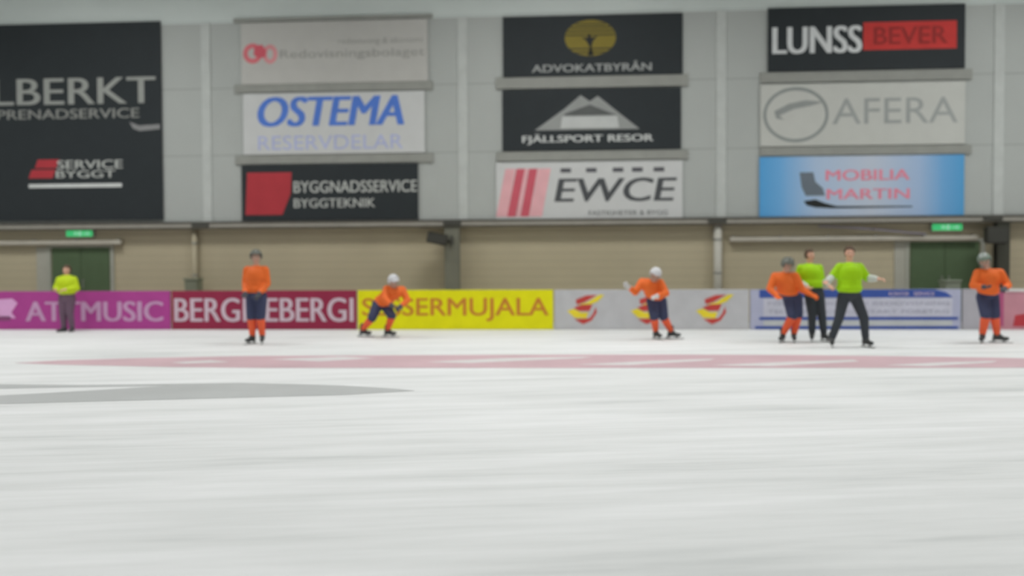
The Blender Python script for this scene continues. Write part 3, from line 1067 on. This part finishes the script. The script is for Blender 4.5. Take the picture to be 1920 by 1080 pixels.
        for s in (-1, 1):
            add_capsule(bm, H + R3 @ Vector((s * 0.085, 0, -0.01)), H + R3 @ Vector((s * 0.02, -0.06, -0.122)), 0.005, 0.005, 6)
        from_bm('chin_strap', bm, M_boot, hl, smooth=True)
    else:
        bm = bmesh.new()
        add_ell(bm, H + up * 0.022 - fwd * 0.018, (0.086, 0.1, 0.112), R3)
        vs = [v for v in bm.verts if ((v.co - H).dot(fwd) > 0.035 and (v.co - H).dot(up) < 0.07) or (v.co - H).dot(up) < -0.06]
        bmesh.ops.delete(bm, geom=vs, context='VERTS')
        bmesh.ops.solidify(bm, geom=list(bm.faces), thickness=0.008)
        from_bm('hair', bm, M_hair, root, smooth=True)
    return root


def stand(h=1.0, feet=0.13, lean=(0, 0), arms=0.0):
    """upright joints for a 1.80 m figure; skates add 0.05 m"""
    z0 = 0.165
    lx, ly = lean
    return dict(pel=(0, 0, 0.98 * h), chest=(lx * .6, ly * .6, 1.31 * h), neck=(lx, ly, 1.53 * h), head=(lx * 1.1, ly * 1.1, 1.71 * h),
                sL=(lx - .175, ly, 1.46 * h), sR=(lx + .175, ly, 1.46 * h),
                eL=(lx - .25 - arms, ly, 1.19 * h), eR=(lx + .25 + arms, ly, 1.19 * h),
                wL=(lx - .22 - arms, ly - .14, .98 * h), wR=(lx + .22 + arms, ly - .14, .98 * h),
                hL=(-.09, 0, .93 * h), hR=(.09, 0, .93 * h), kL=(-feet * .9, -.04, .53 * h), kR=(feet * .9, -.04, .53 * h),
                aL=(-feet, 0.02, z0), aR=(feet, 0.02, z0), dL=(-.3, -1), dR=(.3, -1))


ORG = 'orange-shirted players on the ice'
REF = 'referees in lime green'
# 0 steward before the magenta board
J = stand(0.86, 0.1)
for k in ('eL', 'eR'):
    J[k] = (J[k][0] * 1.05, -0.02, J[k][2] + .02)
J['wL'], J['wR'] = (-.13, -.24, 1.02), (.13, -.24, 1.02)
J['aL'], J['aR'] = (-.1, .02, .11), (.1, .02, .11)
person(127, 622, J, 'person in a yellow hi-vis jacket standing before the magenta board',
       dict(jersey=M_hi, top='jacket', pants=M_trou2, trousers=True, shoes=True, bare=True, loose=0.06, short=True), face=(.1, -1))
# 1 upright player before the dark red board
J = stand(1.0, 0.1, arms=-0.03)
J['wL'], J['wR'] = (-.14, -.22, 1.0), (.14, -.22, 1.0)
person(482, 645, J, 'person in orange jersey and navy shorts standing upright before the dark red board',
       dict(jersey=M_or, pants=M_navy, helmet=M_hd, glove=M_gld, group=ORG), face=(.3, -1))
# 2 crouching player before the yellow board (lens right = direction of play)
J = dict(pel=(-.14, .03, .74), chest=(.10, -.10, .93), neck=(.18, -.17, 1.08), head=(.19, -.24, 1.20),
         sL=(.02, -.16, 1.04), sR=(.34, -.06, 1.02), eL=(.02, -.36, .84), eR=(.47, -.16, .80), wL=(.18, -.48, .72), wR=(.36, -.38, .68),
         hL=(-.21, -.02, .70), hR=(-.07, .07, .70), kL=(-.30, -.18, .42), kR=(.12, -.12, .46), aL=(-.56, .06, .17), aR=(-.0, -.02, .165),
         dL=(1, -.15), dR=(1, -.15))
person(727, 632, J, 'person in orange jersey and white helmet crouching low before the yellow board',
       dict(jersey=M_or, pants=M_navy, helmet=M_hw, glove=M_gld, group=ORG), face=(.55, -1))
# 3 bent player before the white board with emblems
J = dict(pel=(.04, .06, .84), chest=(-.10, -.06, 1.06), neck=(-.06, -.15, 1.20), head=(-.02, -.22, 1.32),
         sL=(-.27, -.10, 1.18), sR=(.10, -.08, 1.16), eL=(-.42, -.22, .97), eR=(.2, -.22, .95), wL=(-.56, -.36, 1.08), wR=(.0, -.38, .90),
         hL=(-.05, .05, .78), hR=(.13, .05, .78), kL=(-.03, -.14, .46), kR=(.17, -.08, .46), aL=(.02, .02, .165), aR=(.34, .1, .165),
         dL=(.5, -1), dR=(1, -.3))
person(1228, 636, J, 'person in orange jersey bent forward before the white board, one hand out left',
       dict(jersey=M_or, pants=M_navy, helmet=M_hw, glove=M_glw, group=ORG), face=(.1, -1))
# 5 far referee
J = stand(.99, 0.12, arms=-.02)
J['wL'], J['wR'] = (-.12, -.25, 1.08), (.30, -.2, 1.1)
J['pel'] = (.08, 0, .98); J['hL'] = (0, 0, .93); J['hR'] = (.17, 0, .93)
J['chest'] = (.02, 0, 1.31)
J['kL'] = (.03, -.05, .53); J['kR'] = (.22, -.04, .53); J['aL'] = (.05, .02, .165); J['aR'] = (.28, .02, .165)
person(1518, 640, J, 'person in lime green jersey and black trousers between the orange player and nearer referee',
       dict(jersey=M_green, pants=M_trou, trousers=True, glove=M_gld, bare=True, pale_forearm=True, loose=.045, short=True, group=REF), face=(.5, -1))
# 4 player left of the referees
J = dict(pel=(.02, .04, .92), chest=(-.08, -.03, 1.16), neck=(-.08, -.1, 1.36), head=(-.06, -.15, 1.50),
         sL=(-.27, -.05, 1.29), sR=(.11, -.07, 1.29), eL=(-.38, -.1, 1.05), eR=(.22, -.14, 1.03), wL=(-.30, -.3, .92), wR=(.36, -.26, .94),
         hL=(.02, .04, .86), hR=(.16, .04, .86), kL=(.04, -.14, .52), kR=(.16, -.08, .54), aL=(-.10, .02, .165), aR=(.12, .04, .165),
         dL=(-.6, -1), dR=(-.2, -1))
person(1478, 642, J, 'person in orange jersey and dark helmet immediately left of the two referees',
       dict(jersey=M_or, pants=M_navy, helmet=M_hd, glove=M_or, group=ORG), face=(.5, -1))
# 6 near referee, legs apart
J = stand(1.0, 0.30)
J['eL'], J['eR'] = (-.32, -.02, 1.28), (.31, -.02, 1.26)
J['wL'], J['wR'] = (-.44, -.14, 1.20), (.44, -.14, 1.25)
J['kL'], J['kR'] = (-.20, -.06, .54), (.24, -.06, .54)
J['hL'], J['hR'] = (-.1, 0, .93), (.1, 0, .93)
person(1592, 651, J, 'person in lime green jersey standing with legs apart and pale sleeves, nearer referee',
       dict(jersey=M_green, pants=M_trou, trousers=True, glove=M_gld, bare=True, pale_forearm=True, loose=.05, group=REF), face=(-.15, -1))
# 7 rightmost player
J = dict(pel=(.02, .05, .93), chest=(-.02, -.04, 1.2), neck=(-.08, -.10, 1.41), head=(-.14, -.14, 1.56),
         sL=(-.22, -.06, 1.34), sR=(.17, -.08, 1.34), eL=(-.33, -.1, 1.1), eR=(.30, -.12, 1.1), wL=(-.24, -.3, 1.08), wR=(.12, -.34, 1.05),
         hL=(-.07, .05, .87), hR=(.1, .05, .87), kL=(-.10, -.12, .53), kR=(.08, -.08, .53), aL=(-.1, -.0, .165), aR=(.20, .06, .165),
         dL=(-.7, -1), dR=(.8, -.6))
person(1852, 643, J, 'person in orange jersey at the far right before the pink board',
       dict(jersey=M_or, pants=M_navy, helmet=M_hg, ridge=M_hw, glove=M_gld, group=ORG), face=(-.6, -1))
